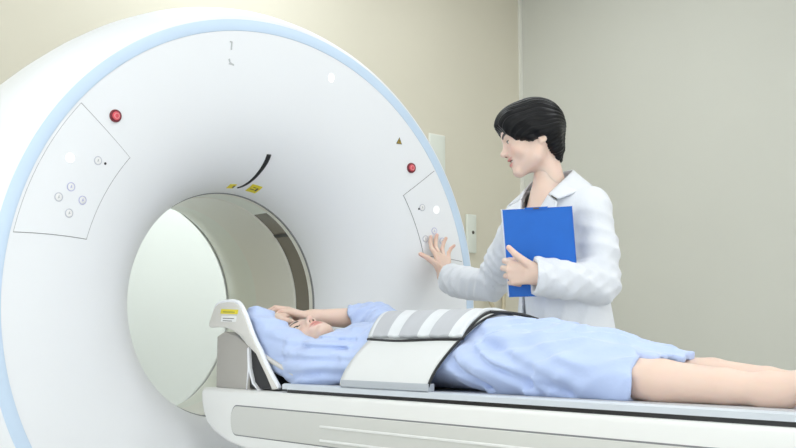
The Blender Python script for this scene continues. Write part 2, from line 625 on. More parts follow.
def patch(name, r0, r1, a0, a1, off, m, parent, nr=14, na=30, rim=True):
    v, f = [], []
    A0 = a0 if isinstance(a0, tuple) else (a0, a0)      # angle at the inner and the outer radius
    A1 = a1 if isinstance(a1, tuple) else (a1, a1)

    def at(i, j):
        t = i / nr
        b0, b1 = A0[0] + (A0[1] - A0[0]) * t, A1[0] + (A1[1] - A1[0]) * t
        return r0 + (r1 - r0) * t, b0 + (b1 - b0) * j / na
    for i in range(nr + 1):
        for j in range(na + 1):
            v.append(front(*at(i, j), off))
    w = na + 1
    for i in range(nr):
        for j in range(na):
            f.append((i * w + j, i * w + j + 1, (i + 1) * w + j + 1, (i + 1) * w + j))
    if rim:                                        # turned-down edge
        loop = [j for j in range(w)] + [i * w + na for i in range(1, nr + 1)] + [nr * w + j for j in range(na - 1, -1, -1)] + [i * w for i in range(nr - 1, 0, -1)]
        base = len(v)
        for q in loop:
            i, j = divmod(q, w)
            v.append(front(*at(i, j), -0.001))
        L = len(loop)
        for k in range(L):
            f.append((loop[k], loop[(k + 1) % L], base + (k + 1) % L, base + k))
    o = pydata(name, v, f, m, parent)
    bm = bmesh.new()
    bm.from_mesh(o.data)
    bmesh.ops.recalc_face_normals(bm, faces=bm.faces)
    bm.to_mesh(o.data)
    bm.free()
    return autosmooth(o, 50)


def frame_at(r, deg):
    p = front(r, deg, 0)
    n = (front(r, deg, 0.01) - p).normalized()
    up = Vector((0, 0, 1))
    up = (up - n * up.dot(n)).normalized()
    rt = up.cross(n).normalized()
    if rt.x < 0:
        rt = -rt
    return p, rt, up, n


def disc(name, r, deg, rad, h, m, parent, inner=0.0, base=0.0, dome=0.0, du=0.0, dv=0.0, el=1.0):
    """round key or ring standing off the front cover"""
    p, rt, up, n = frame_at(r, deg)
    p = p + rt * du + up * dv
    prof = []
    if inner > 0:
        prof = [(inner, base), (inner, base + h), (rad * .95, base + h), (rad, base + h * .6), (rad, base - 0.002)]
    else:
        prof = [(0, base + h + dome), (rad * .4, base + h + dome * .8), (rad * .75, base + h + dome * .4), (rad * .94, base + h), (rad, base + h * .6), (rad, base - 0.002)]
    v, f = [], []
    N = 28
    for k in range(N):
        a = 2 * PI * k / N
        for (q, z) in prof:
            v.append(p + rt * math.cos(a) * q + up * math.sin(a) * q * el + n * z)
    c = len(prof)
    for k in range(N):
        for j in range(c - 1):
            f.append((k * c + j, k * c + j + 1, ((k + 1) % N) * c + j + 1, ((k + 1) % N) * c + j))
    return pydata(name, v, f, m, parent)


def decal(name, r, deg, poly, m, parent, off=0.001, th=0.0008):
    """thin flat sign lying on the cover; poly in local (right, up) metres"""
    p, rt, up, n = frame_at(r, deg)
    bm = bmesh.new()
    A = [bm.verts.new(p + rt * a + up * b + n * (off + th)) for a, b in poly]
    B = [bm.verts.new(p + rt * a + up * b + n * (off - 0.001)) for a, b in poly]
    bm.faces.new(A)
    k = len(poly)
    for i in range(k):
        bm.faces.new((A[i], B[i], B[(i + 1) % k], A[(i + 1) % k]))
    return from_bm(name, bm, m, parent, False)


def rect(x0, y0, x1, y1):
    return [(x0, y0), (x1, y0), (x1, y1), (x0, y1)]


# control panels: a seam, a slightly raised cover, keys with small marks
def control_panel(r0, r1, a0, a1, keys, lamp, dot):
    s = patch('control_panel', r0, r1, a0, a1, 0.0016, M['shell'], G)
    w = 0.0022
    dg = math.degrees(w / r1)
    patch('panel_seam', r0 - w, r1 + w * .4, (a0[0] - dg, a0[1] - dg), (a1[0] + dg, a1[1] + dg), 0.0004, M['seam'], s, rim=False)
    for (r, a, kind) in keys:
        k = disc('key', r, a, 0.0125, 0.0016, M['violet'] if kind else M['greykey'], s, inner=0.0105, base=0.0016)
        disc('key_cap', r, a, 0.0104, 0.0012, M['labelwhite'], k, base=0.0014, dome=0.0006)
        decal('key_mark', r, a, [(-.003, -.004), (.004, -.001), (.001, .001), (.002, .005), (-.001, .004)], M['violet'] if kind else M['greyink'], k, off=0.0034, th=0.0004)
    disc('indicator_lamp', lamp[0], lamp[1], 0.0135, 0.0012, M['lamp'], s, base=0.0016, dome=0.001)
    if dot:
        disc('sensor_dot', dot[0], dot[1], 0.0038, 0.001, M['black'], s, base=0.0016)
    return s


def ra(x, z):
    return math.hypot(x, z - GZ), math.degrees(math.atan2(z - GZ, x))


kl = [(*ra(-.682, 1.399), 1), (*ra(-.717, 1.367), 0), (*ra(-.644, 1.366), 1), (*ra(-.683, 1.326), 0), (*ra(-.604, 1.482), 0)]
control_panel(.644, .854, (141.0, 141.3), (165.6, 169.0), kl, ra(-.690, 1.478), ra(-.580, 1.477))
kr = [(*ra(.706, 1.376), 1), (*ra(.668, 1.345), 0), (*ra(.744, 1.341), 1), (*ra(.706, 1.305), 0), (*ra(.648, 1.458), 0)]
control_panel(.690, .856, (15.4, 11.5), (35.0, 35.4), kr, ra(.713, 1.454), ra(.634, 1.452))
for (x, z) in ((-.559, 1.616), (.590, 1.597)):
    r, a = ra(x, z)
    b = disc('emergency_button', r, a, 0.0185, 0.006, M['dkred'], G, inner=0.0125)
    b2 = disc('button_cap', r, a, 0.0128, 0.008, M['red'], b, dome=0.002)
    disc('cap_ring', r, a, 0.0085, 0.0005, M['pinkred'], b, inner=0.0060, base=0.010)
disc('indicator_lamp', *ra(.219, 1.864), 0.0115, 0.0015, M['lamp'], G, dome=0.001, el=1.3)
# warning triangle
r, a = ra(.530, 1.688)
t = decal('warning_sign', r, a, [(-.0125, -.011), (.0125, -.011), (0, .0125)], M['ink'], G)
decal('warning_field', r, a, [(-.0100, -.0095), (.0100, -.0095), (0, .0095)], M['gold'], t, off=0.0019, th=0.0003)
decal('warning_mark', r, a, [(-.0012, -.006), (.0012, -.006), (.0014, .003), (-.0014, .003)], M['ink'], t, off=0.0023, th=0.0003)
# faint grey marks near the top
r, a = ra(-.183, 1.896)
decal('printed_mark', r, a, [(-.004, .014), (.005, .014), (.005, -.012), (.001, -.014), (.001, .010), (-.004, .010)], M['greyink'], G)
r, a = ra(-.177, 1.846)
decal('printed_mark', r, a, [(-.011, .006), (-.006, .010), (-.003, -.001), (.011, -.006), (.011, -.010), (-.009, -.008), (-.005, -.003)], M['greyink'], G)
# curved black laser slot above the bore
slot = [front(r, a, 0.0005) for r, a in ((.492, 86.0), (.474, 85.6), (.456, 85.5), (.438, 85.7), (.420, 86.1), (.405, 87.0), (.396, 88.2), (.391, 89.6))]
sp = smooth_path(slot, 5)
tube('laser_slot', sp, [0.0085] * 4 + [0.0085 - 0.0045 * i / (len(sp) - 5) for i in range(len(sp) - 4)], M['black'], G, n=14, flat=0.45)


def flare_label(r0, r1, a0, a1, parts):
    s = patch('warning_label', r0, r1, a0, a1, 0.0012, M['yellow'], G, nr=5, na=10)
    for q in parts:
        patch('label_print', q[0], q[1], q[2], q[3], 0.0016, M['ink'], s, nr=2, na=3, rim=False)


flare_label(.3885, .4060, 78.4, 84.2, [(.393, .400, 79.4, 80.4), (.394, .3955, 80.8, 83.3), (.399, .4005, 80.8, 82.6)])
flare_label(.3890, .3990, 91.8, 95.6, [(.3905, .3960, 91.9, 93.0)])

# ================================================================== THE PATIENT TABLE
T = empty('patient_table', (0, -1.2, 0), 'long white patient table running out of the scanner bore', 'table')
prof = [(.040, .832), (.043, .822), (.041, .795), (.030, .765), (.010, .738), (-.03, .712), (-.10, .690), (-.19, .675), (-.35, .664), (-.6, .660), (-2.40, .660), (-2.43, .68), (-2.44, .72), (-2.44, .82), (-2.42, .838), (.034, .838)]
prism('table_body', prof, 'x', -.240, .240, M['tbl'], T, bev=0.012, seg=4)
prism('table_underside', [(-.12, .69), (-.2, .64), (-.5, .60), (-2.2, .60), (-2.3, .66)], 'x', -.19, .19, M['headshell'], T, bev=0.015)
box('pedestal', (-.20, -1.75, .08), (.20, -.75, .62), M['tbl'], T, 0.03)
box('pedestal_foot', (-.28, -1.95, 0), (.28, -.6, .08), M['tbl2'], T, 0.02)


def pill(name, x, y0, y1, z0, z1, out, m, parent, n=14, bev=0.003):
    """long rounded bar on the near side of the table (x = -…)"""
    R = (z1 - z0) / 2
    zc = (z0 + z1) / 2
    poly = []
    for k in range(n + 1):
        a = -PI / 2 + PI * k / n
        poly.append((y1 - R * .7 + math.cos(a) * R * .7, zc + math.sin(a) * R))
    for k in range(n + 1):
        a = PI / 2 + PI * k / n
        poly.append((y0 + R * .7 + math.cos(a) * R * .7, zc + math.sin(a) * R))
    return prism(name, poly, 'x', x - out, x + 0.02, m, parent, bev=bev)


sp_ = pill('side_panel', -.240, -2.36, -.128, .712, .792, 0.0035, M['tbl2'], T)
pill('panel_shadow_gap', -.240, -2.3625, -.1255, .7095, .7955, 0.0006, M['seam'], T, bev=0)
pill('panel_ridge', -.2435, -2.30, -.55, .757, .763, 0.0035, M['tbl'], sp_, bev=0.0015)
pill('panel_ridge', -.2435, -2.30, -.55, .722, .728, 0.0035, M['tbl'], sp_, bev=0.0015)
box('cradle_gap', (-.222, -2.36, .836), (.222, -.375, .848), M['black'], T)
# cradle: shallow trough
cr = [(-.228, .847), (-.2285, .859), (-.222, .8625), (-.20, .8615), (-.15, .857), (-.08, .853), (0, .852), (.08, .853), (.15, .857), (.20, .8615), (.222, .8625), (.2285, .859), (.228, .847)]
prism('cradle', cr, 'y', -2.38, -.36, M['cradle'], T)
prism('cradle_pad', [(-.19, .860), (-.15, .8572), (0, .8525), (.15, .8572), (.19, .860), (.19, .8615), (0, .856), (-.19, .8615)], 'y', -2.3, -.38, M['pad_grey'], T)

# headrest
hr = empty('headrest', (0, -.15, .84), '', '')
del hr['label'], hr['category']
hr.parent = T
hr.location = Vector((0, -.15, .84)) - T.location
hr['label'] = 'cream curved headrest with white rim'
wing = [(-.312, .846), (-.272, .885), (-.242, .918), (-.222, .945), (-.200, .968), (-.175, .998), (-.155, 1.028), (-.135, 1.056),
        (-.112, 1.080), (-.085, 1.090), (-.045, 1.092), (-.002, 1.089), (.018, 1.080), (.034, 1.060), (.050, 1.032), (.052, 1.022), (.044, 1.017), (.010, 1.018),
        (-.045, 1.016), (-.085, 1.006), (-.120, .992), (-.157, .966), (-.203, .943), (-.228, .913), (-.258, .880), (-.288, .842)]
prism('near_wing', wing, 'x', -.212, -.196, M['headshell'], hr, bev=0.003)
rimp = smooth_path([(-.203, y, z + .002) for y, z in wing[:14]], 4)
tube('white_rim', rimp, 0.0065, M['rim'], hr, n=10)
prism('far_wing', [(y, .846 + (z - .846) * .42) for y, z in wing], 'x', .196, .212, M['headshell'], hr, bev=0.003)
# concave bed of the headrest between the wings
v, f = [], []
NU, NV = 22, 20
for i in range(NU + 1):
    y = -.36 + .35 * i / NU
    for j in range(NV + 1):
        s = -1 + 2 * j / NV
        top = .90 + .10 * (1 if i > NU * .6 else i / (NU * .6)) * .6
        zz = .852 + .02 * (i / NU) + abs(s) ** 3 * (top - .86)
        v.append((.190 * s, y, zz))
for i in range(NU):
    for j in range(NV):
        a = i * (NV + 1) + j
        f.append((a, a + 1, a + NV + 2, a + NV + 1))
bed = pydata('headrest_bed', v, f, M['headshell'], hr)
md = bed.modifiers.new('thickness', 'SOLIDIFY')
md.thickness = 0.01
prism('bracket', [(.018, .838), (.017, .99), (-.02, 1.004), (-.09, .992), (-.155, .962), (-.160, .93), (-.158, .838)], 'x', -.203, -.03, M['greybox'], hr, bev=0.004)
prism('bracket_edge', [(-.150, .838), (-.156, .90), (-.152, .955), (-.160, .960), (-.168, .90), (-.185, .860), (-.215, .838), (-.208, .838), (-.180, .855), (-.162, .89)], 'x', -.206, -.19, M['rim'], hr)
prism('dark_cavity', [(-.156, .842), (-.160, .955), (-.19, .93), (-.24, .888), (-.285, .846), (-.28, .842)], 'x', -.198, .0, M['black'], hr)  # black solid put in for the shade of the opening under the headrest
lb = prism('yellow_label', [(-.020, 1.072), (-.112, 1.068), (-.108, 1.055), (-.014, 1.058)], 'x', -.2132, -.2118, M['yellow'], hr)
prism('white_label', [(-.022, 1.052), (-.104, 1.049), (-.100, 1.032), (-.018, 1.034)], 'x', -.2132, -.2118, M['labelwhite'], hr)
for k, (ya, yb, z) in enumerate(((-.03, -.095, 1.064), (-.03, -.09, 1.045), (-.03, -.08, 1.038))):
    prism('label_print', [(ya, z), (yb, z - .002), (yb, z - .004), (ya, z - .002)], 'x', -.2137, -.2131, M['ink'], hr)

# ================================================================== PEOPLE: shared pieces
SKIN = np.array([0.80, 0.600, 0.500], np.float32)
LIP = np.array([0.66, 0.27, 0.24], np.float32)
BLUSH = np.array([0.80, 0.42, 0.34], np.float32)


def head_sdf(P, smile=True):
    """head in local metres: +x forward, +y left, +z up, origin between the ears"""
    Q = P.copy()
    Q[:, 1] = np.abs(Q[:, 1])
    d = ellip(Q, (-.012, 0, .035), (.092, .074, .084))
    d = smin(d, ellip(Q, (.045, 0, .030), (.052, .060, .062)), .03)            # forehead
    d = smin(d, ellip(Q, (.038, 0, -.030), (.052, .056, .068)), .03)           # face
    d = smin(d, cone(Q, (-.004, .050, -.030), (.020, .048, -.060), .016, .016), .03)
    d = smin(d, cone(Q, (.018, .046, -.060), (.073, .012, -.088), .017, .014), .025)   # jaw
    d = smin(d, ellip(Q, (.081, 0, -.087), (.016, .019, .015)), .018)          # chin
    d = smin(d, ellip(Q, (.062, .036, -.024), (.024, .024, .022)), .018)       # cheek
    d = smin(d, cone(Q, (.085, 0, .030), (.082, .035, .028), .009, .008), .016)  # brow
    d = smax(d, -ellip(Q, (.100, .031, .010), (.016, .017, .011)), .012)       # socket
    d = smin(d, cone(Q, (.087, 0, .016), (.106, 0, -.018), .0065, .0085), .012)  # nose
    d = smin(d, sphere(Q, (.112, 0, -.020), .0082), .006)
    d = smin(d, ellip(Q, (.099, .0115, -.024), (.009, .0075, .0075)), .006)
    d = smax(d, -ellip(Q, (.104, .0062, -.0325), (.0045, .0032, .0045)), .002)  # nostril
    d = smin(d, ellip(Q, (.080, 0, -.052), (.018, .028, .022)), .016)          # muzzle
    # lips
    up = 0.014 if smile else 0.002
    ex = 0.006 if smile else 0.0
    lu = chain(Q, [(.099, 0, -.0440), (.096, .010, -.0445), (.086 - ex * .7, .024 + ex, -.049 + up)], [.0050, .0048, .0028])
    ll = chain(Q, [(.096, 0, -.0600), (.094, .010, -.0590), (.085 - ex * .7, .023 + ex, -.052 + up)], [.0058, .0054, .0028])
    d = smin(d, lu, .005)
    d = smin(d, ll, .005)
    if smile:
        d = smax(d, -ellip(Q, (.096, 0, -.0500), (.014, .026, .0052)), .003)
    # eyelids over the eyeball, ears
    eye = sphere(Q, (.0775, .031, .009), .0138)
    eye = smax(eye, -ellip(Q, (.096, .031, .0085), (.010, .0125, .0042)), .002)
    d = smin(d, eye, .005)
    ear = ellip(Q, (-.014, .075, .000), (.016, .007, .030))
    ear = smax(ear, -ellip(Q, (-.010, .083, .002), (.010, .007, .020)), .004)
    ear = smin(ear, ellip(Q, (-.006, .072, -.024), (.007, .005, .009)), .006)
    d = smin(d, ear, .006)
    # neck
    d = smin(d, cone(Q, (-.016, 0, -.045), (-.016, 0, -.150), .043, .038), .025)
    return d


def head_tone(L, blush=0.5, smile=True):
    ex = 0.006 if smile else 0.0
    zz = -.036 if smile else -.047
    t = np.repeat(SKIN[None], len(L), 0)
    Q = L.copy()
    Q[:, 1] = np.abs(Q[:, 1])

    def mixin(w, col):
        w = np.clip(w, 0, 1)[:, None]
        t[:] = t * (1 - w) + col * w
    lp = np.minimum(chain(Q, [(.099, 0, -.0440), (.096, .010, -.0445), (.086 - ex * .7, .024 + ex, zz)], [.0050, .0048, .0028]),
                    chain(Q, [(.096, 0, -.0600), (.094, .010, -.0590), (.085 - ex * .7, .023 + ex, zz - .003)], [.0058, .0054, .0028]))
    mixin(blush * (1 - np.linalg.norm((Q - np.array([.075, .038, -.02])) / np.array([.03, .028, .024]), axis=1)), BLUSH)
    mixin((0.0030 - lp) / 0.002 * .7, LIP)
    mo = ellip(Q, (.089, 0, -.0500), (.012, .024, .0056 if smile else .001))
    mixin((0.001 - mo) / 0.002, np.array([.18, .03, .03]))
    br = chain(Q, [(.096, .014, .030), (.093, .030, .037), (.080, .046, .031)], [.0034, .0036, .0018])
    mixin((0.0035 - br) / 0.002, np.array([.03, .02, .02]))
    lid = ellip(Q, (.091, .031, .0135), (.006, .0140, .0016))
    mixin((0.0012 - lid) / 0.0012, np.array([.02, .012, .012]))
    no = ellip(Q, (.104, .0062, -.0315), (.0045, .0036, .0045))
    mixin((0.0006 - no) / 0.001, np.array([.10, .02, .02]))
    return t


def basis(fwd, up):
    f = np.array(fwd, float)
    f /= np.linalg.norm(f)
    u = np.array(up, float)
    u -= f * (u @ f)
    u /= np.linalg.norm(u)
    l = np.cross(u, f)
    return np.stack([f, l, u])      # rows: local x, y, z in world


def make_head(B, c, scale, smile, blush):
    V, F = nets(lambda P: head_sdf(P, smile), (-.12, -.095, -.17), (.13, .095, .13), .0022)
    t = head_tone(V, blush, smile)
    W = (V * scale) @ B + np.array(c)
    return W, F, t


def to_world(pts, B, c, scale=1.0):
    return [tuple((np.array(p) * scale) @ B + np.array(c)) for p in pts]


def eyes(B, c, scale, parent):
    for s in (1, -1):
        cc = Vector(to_world([(.0775, .031 * s, .009)], B, c, scale)[0])
        bm = bmesh.new()
        bmesh.ops.create_uvsphere(bm, u_segments=24, v_segments=16, radius=.0125 * scale)
        bm.transform(Matrix.Translation(cc))
        e = from_bm('eye', bm, M['eye_white'], parent)
        bm = bmesh.new()
        bmesh.ops.create_uvsphere(bm, u_segments=20, v_segments=12, radius=.0062 * scale)
        bm.transform(Matrix.Translation(Vector(to_world([(.0775 + .0072, .0302 * s, .0075)], B, c, scale)[0])))
        from_bm('iris', bm, M['iris'], e)
        # lashes
        pts = to_world([(.0905 - .25 * abs(q) ** 1.2 * 1.6, (.031 + q) * s, .0135 - 6 * q * q) for q in (-.012, -.008, -.004, 0, .004, .008, .012)], B, c, scale)
        tube('eyelash', pts, [.0004, .0009, .0013, .0014, .0013, .0012, .0005], M['hair'], parent, n=6)


def hand_prims(wrist, fdir, tdir, curls, thumb, scale=1.0, spread=(6, 1, -4, -10)):
    """returns list of (chains, radii); fdir = towards fingers, tdir = towards thumb side, palm side = fdir x tdir"""
    f = np.array(fdir, float)
    f /= np.linalg.norm(f)
    t = np.array(tdir, float)
    t -= f * (t @ f)
    t /= np.linalg.norm(t)
    n = np.cross(f, t)
    w = np.array(wrist, float)
    L = lambda a: tuple(w + (f * a[0] + t * a[1] + n * a[2]) * scale)
    mc = [(.088, .029, 0), (.092, .009, -.003), (.087, -.011, -.001), (.078, -.029, .003)]
    ln = [(.040, .025, .020), (.045, .028, .021), (.041, .026, .020), (.032, .019, .018)]
    rr = [.0092, .0092, .0088, .0080]
    palm = []
    for m, ys in zip(mc, (.014, .005, -.006, -.014)):
        palm.append(([L((.0, ys, 0)), L((.04, (ys + m[1]) / 2, .002)), L(m)], [.0155 * scale, .0125 * scale, .0105 * scale]))
    fingers = []
    for i, m in enumerate(mc):
        p = np.array(m, float)
        sp = math.radians(spread[i])
        ang = 0
        pts, rads = [L(p)], [rr[i] * 1.08 * scale]
        for j in range(3):
            ang += math.radians(curls[i][j])
            d = np.array([math.cos(ang) * math.cos(sp), math.sin(sp), math.sin(ang)])
            p = p + d * ln[i][j]
            pts.append(L(p))
            rads.append(rr[i] * (.95, .86, .74)[j] * scale)
        fingers.append((pts, rads))
    if thumb is not None:
        pts = [L(q) for q in thumb]
        fingers.append((pts, [.0150 * scale, .0120 * scale, .0105 * scale, .0085 * scale][:len(pts)]))
    return palm, fingers


def hand_sdf(P, palm, fingers):
    d = None
    for pts, rads in palm:
        e = chain(P, pts, rads)
        d = e if d is None else smin(d, e, .012)
    for pts, rads in fingers:
        d = smin(d, chain(P, pts, rads, .002), .0035)
    return d


def hand_tone(V, fingers):
    t = np.repeat(SKIN[None], len(V), 0)
    for pts, rads in fingers:
        tip = np.array(pts[-1])
        w = np.clip(1 - np.linalg.norm(V - tip, axis=1) / .018, 0, 1)[:, None] * .55
        t = t * (1 - w) + BLUSH * w
        for q in pts[1:-1]:
            w = np.clip(1 - np.linalg.norm(V - np.array(q), axis=1) / .012, 0, 1)[:, None] * .22
            t = t * (1 - w) + BLUSH * w
    return t


def build_hand(wrist, fdir, tdir, curls, thumb, arm, arm_r, spread=(6, 1, -4, -10), scale=1.0, h=.0022):
    palm, fingers = hand_prims(wrist, fdir, tdir, curls, thumb, scale, spread)

    def fn(P):
        d = hand_sdf(P, palm, fingers)
        return smin(d, chain(P, [wrist] + list(arm), arm_r), .02)
    pts = np.array([q for c in palm + fingers for q in c[0]] + list(arm))
    V, F = nets(fn, pts.min(0) - .06, pts.max(0) + .06, h)
    return V, F, hand_tone(V, fingers), fingers


def nails(fingers, ndirs, parent):
    pass


def hair_mesh(name, fn, lo, hi, B, c, scale, parent, h=.0022):
    V, F = nets(fn, lo, hi, h)
    W = (V * scale) @ B + np.array(c)
    return np_obj(name, W, F, M['hair'], parent)


# ================================================================== THE STANDING WOMAN
W = empty('person', (.55, -.71, 0), 'standing person in white coat touching the scanner and holding a blue folder', 'person')
HB = basis((-.735, .650, -.30), (-.22, .20, .95))
HC = (.460, -.680, 1.582)
HS = .94
hv, hf, ht = make_head(HB, HC, HS, True, 0.55)

# torso under the coat, legs
def w_body(P):
    d = chain(P, [(.490, -.700, 1.47), (.510, -.708, 1.40)], [.039, .043])
    d = smin(d, chain(P, [(.490, -.698, 1.41), (.480, -.700, 1.30)], [.046, .058]), .03)
    d = smin(d, cone(P, (.525, -.825, 1.340), (.525, -.60, 1.340), .030, .030), .04)
    d = smin(d, chain(P, [(.53, -.715, 1.30), (.545, -.715, 1.12), (.55, -.715, .94)], [.115, .100, .130], sc=(1.35, 1, 1)), .06)
    for s in (-1, 1):
        d = smin(d, chain(P, [(.55, -.715 + s * .075, .90), (.545, -.715 + s * .085, .50), (.56, -.715 + s * .085, .08)], [.075, .050, .033]), .03)
        d = smin(d, cone(P, (.56, -.715 + s * .085, .05), (.45, -.715 + s * .095, .03), .03, .024), .02)
    d = smin(d, chain(P, [(.520, -.835, 1.335), (.512, -.868, 1.142), (.40, -.83, 1.155)], [.040, .036, .028]), .02)
    d = smin(d, chain(P, [(.53, -.585, 1.345), (.60, -.363, 1.159), (.64, -.20, 1.185)], [.040, .034, .028]), .02)
    return d


bv, bf = nets(w_body, (.35, -1.0, -.02), (.75, -.1, 1.52), .011)
# left hand gripping the folder's edge, thumb on the front
n_out = Vector((-.86, -.50, 0)).normalized()
fv = np.array([-.46, .79, .10])
LH = build_hand((.304, -.820, 1.160), (-.50, .80, .08), (-.15, .0, 1.0),
                [(52, 66, 40), (56, 68, 40), (60, 68, 40), (62, 66, 40)],
                [(.015, .020, -.004), (.045, .040, -.014), (.070, .058, -.022), (.092, .078, -.022)],
                [(.325, -.815, 1.158), (.38, -.83, 1.155), (.43, -.845, 1.152)], [.0235, .026, .031, .034], scale=.90)
# right hand laid on the control panel
RH = build_hand((.688, -.062, 1.205), (.18, .36, .92), (-.92, .10, .16),
                [(-22, 30, 18), (-18, 34, 20), (-10, 36, 24), (0, 40, 30)],
                [(.012, .022, .006), (.040, .050, .012), (.060, .080, .006), (.076, .104, -.004)],
                [(.680, -.095, 1.192), (.664, -.14, 1.186), (.648, -.19, 1.18)], [.0225, .0235, .027, .029], spread=(8, 2, -5, -12), scale=.93)
V, F = merge([(hv, hf), (bv, bf), (LH[0], LH[1]), (RH[0], RH[1])])
tone = np.concatenate([ht, np.repeat(SKIN[None], len(bv), 0), LH[2], RH[2]])
np_obj('body', V, F, M['skin'], W, tone)
eyes(HB, HC, HS, W)
V, F = nets(lambda P: np.maximum(ellip(P, (.080, 0, -.0495), (.0130, .023, .0042)), -ellip(P, (.065, 0, -.05), (.015, .012, .02))), (.05, -.03, -.06), (.10, .03, -.04), .0012)
np_obj('teeth', (V * HS) @ HB + np.array(HC), F, M['teeth'], W)


def strand(P, k=1.0):
    """hair grooves running from the parting down to the tips"""
    ang = np.arctan2(P[:, 1] + .02, P[:, 2] + .03 + P[:, 0] * .25)
    ph = ang * 46 + P[:, 0] * 50 + 1.5 * np.sin(P[:, 0] * 45 + P[:, 2] * 30)
    return (np.sin(ph) + .6 * np.sin(ph * 2.3 + 1) + .5 * np.sin(ph * .43)) * .0011 * k


def woman_hair(P):
    d = ellip(P, (-.008, 0, .044), (.106, .087, .090))
    # swept fringe in front of the forehead
    fr = ellip(P, (.052, .010, .062), (.059, .082, .056))
    d = smin(d, fr, .03)
    # side hair to the ear and nape
    for s in (1, -1):
        d = smin(d, chain(P, [(.012, .070 * s, .030), (-.015, .074 * s, .005)], [.022, .016]), .02)
        d = smin(d, chain(P, [(.055, .060 * s, .030), (.030, .072 * s, .006), (.020, .076 * s, -.012)], [.020, .013, .006]), .015)
        d = smin(d, chain(P, [(-.048, .050 * s, .0), (-.050, .040 * s, -.050), (-.050, .030 * s, -.080)], [.034, .024, .010]), .03)
    d = smin(d, chain(P, [(-.060, 0, .01), (-.060, 0, -.050), (-.054, 0, -.085)], [.040, .026, .012], ), .03)
    d = d + strand(P)
    # clear the face: everything in front and below the sweep line
    edge = np.interp(P[:, 0], [-.035, .0, .035, .062, .085, .10, .13], [-.034, -.030, -.022, -.003, .032, .058, .10])
    line = (P[:, 2] - edge + .10 * np.clip(np.abs(P[:, 1]) - .03, 0, 1) + .003 * np.sin(P[:, 0] * 230) + .003 * np.sin(P[:, 1] * 240)) * .75
    d = smax(d, -(np.maximum(line, .004 - P[:, 0])), .005)
    # show the lower ear
    for s in (1, -1):
        d = smax(d, -ellip(P, (-.012, .088 * s, -.030), (.013, .026, .022)), .006)
    return d


hair_mesh('hair', woman_hair, (-.15, -.12, -.12), (.14, .12, .16), HB, HC, HS, W)


# coat
COATW = [((.9, .1, .6), 26, 1.0), ((.2, .9, .7), 21, 1.0), ((-.3, .6, 1), 43, .5)]


def coat_outer(P, off=0.0):
    t = chain(P, [(.525, -.715, 1.315), (.54, -.715, 1.15), (.55, -.715, .98), (.56, -.72, .62)], [.142, .142, .158, .190], sc=(1.28, 1, 1))
    t = smin(t, cone(P, (.520, -.838, 1.356), (.515, -.588, 1.356), .050, .050), .05)
    t = smin(t, chain(P, [(.528, -.835, 1.372), (.525, -.72, 1.425), (.52, -.60, 1.372)], [.048, .040, .048]), .04)
    sl = chain(P, [(.520, -.845, 1.352), (.520, -.868, 1.235), (.512, -.870, 1.142)], [.055, .054, .056], .02)
    sl = smin(sl, chain(P, [(.512, -.872, 1.140), (.41, -.848, 1.146), (.240, -.797, 1.160)], [.056, .057, .052]), .025)
    sr = chain(P, [(.525, -.575, 1.345), (.565, -.46, 1.24), (.60, -.363, 1.162)], [.062, .056, .054], .02)
    sr = smin(sr, chain(P, [(.60, -.363, 1.162), (.63, -.24, 1.17), (.690, -.03, 1.205)], [.055, .056, .056]), .02)
    # forearm creases gather across the sleeve
    t = t + .0065 * wave(P, [((0, .25, 1.0), 13, .4), ((.2, 1, .12), 24, 1.0), ((.3, 1, .35), 31, .6)], 3, .8)
    sl = sl + .0060 * wave(P, [((.5, .3, .9), 34, 1.0), ((.9, .2, .2), 42, .8), ((-.4, .5, 1), 52, .5)], 5, 1.1)
    sr = sr + .0080 * wave(P, [((.2, 1, .3), 33, 1.0), ((.1, .6, -.9), 30, .8), ((.2, .7, .9), 47, .5)], 9, 1.1)
    d = smin(smin(t, sl, .018), sr, .018)
    return d + off


def coat_sdf(P):
    d0 = coat_outer(P)
    shell = np.maximum(d0, -(d0 + .012))
    # hem, cuffs
    shell = np.maximum(shell, .60 - P[:, 2])
    cl = (P - np.array([.300, -.812, 1.158], np.float32)) @ np.array([-.80, .60, .05], np.float32)
    near = np.linalg.norm(P - np.array([.27, -.80, 1.158], np.float32), axis=1) < .12
    shell = np.where(near, np.maximum(shell, cl - .004), shell)
    cr_ = (P - np.array([.660, -.118, 1.195], np.float32)) @ np.array([.30, .95, .05], np.float32)
    near = np.linalg.norm(P - np.array([.665, -.06, 1.20], np.float32), axis=1) < .12
    shell = np.where(near, np.maximum(shell, cr_), shell)
    # neck hole and V opening
    shell = np.maximum(shell, -cone(P, (.500, -.702, 1.39), (.49, -.69, 1.56), .058, .075))
    v = np.maximum(np.abs(P[:, 1] + .690) - np.clip((P[:, 2] - 1.24) * .36, 0, .065), P[:, 0] - .50)
    v = np.maximum(v, 1.24 - P[:, 2])
    shell = np.maximum(shell, -v)
    # front opening down to the hem
    sl = np.maximum(np.abs(P[:, 1] + .645 - (P[:, 2] - 1.0) * .05) - .010, np.maximum(P[:, 0] - .52, P[:, 2] - 1.13))
    return np.maximum(shell, -sl)


V, F = nets(coat_sdf, (.22, -1.01, .58), (.80, -.03, 1.49), .0048)
np_obj('coat', V, F, M['coat'], W)


# collar and lapels: a folded band round the neck
def ribbon(name, inner, outer, m, parent, th=.004, n=6, lift=.0):
    a = smooth_path(inner, n)
    b = smooth_path(outer, n)
    v, f = [], []
    K = 5
    for p, q in zip(a, b):
        for j in range(K + 1):
            t = j / K
            v.append(p.lerp(q, t))
    for i in range(len(a) - 1):
        for j in range(K):
            k = i * (K + 1) + j
            f.append((k, k + 1, k + K + 2, k + K + 1))
    o = pydata(name, v, f, m, parent)
    md = o.modifiers.new('thickness', 'SOLIDIFY')
    md.thickness = th
    md.offset = 0
    return o


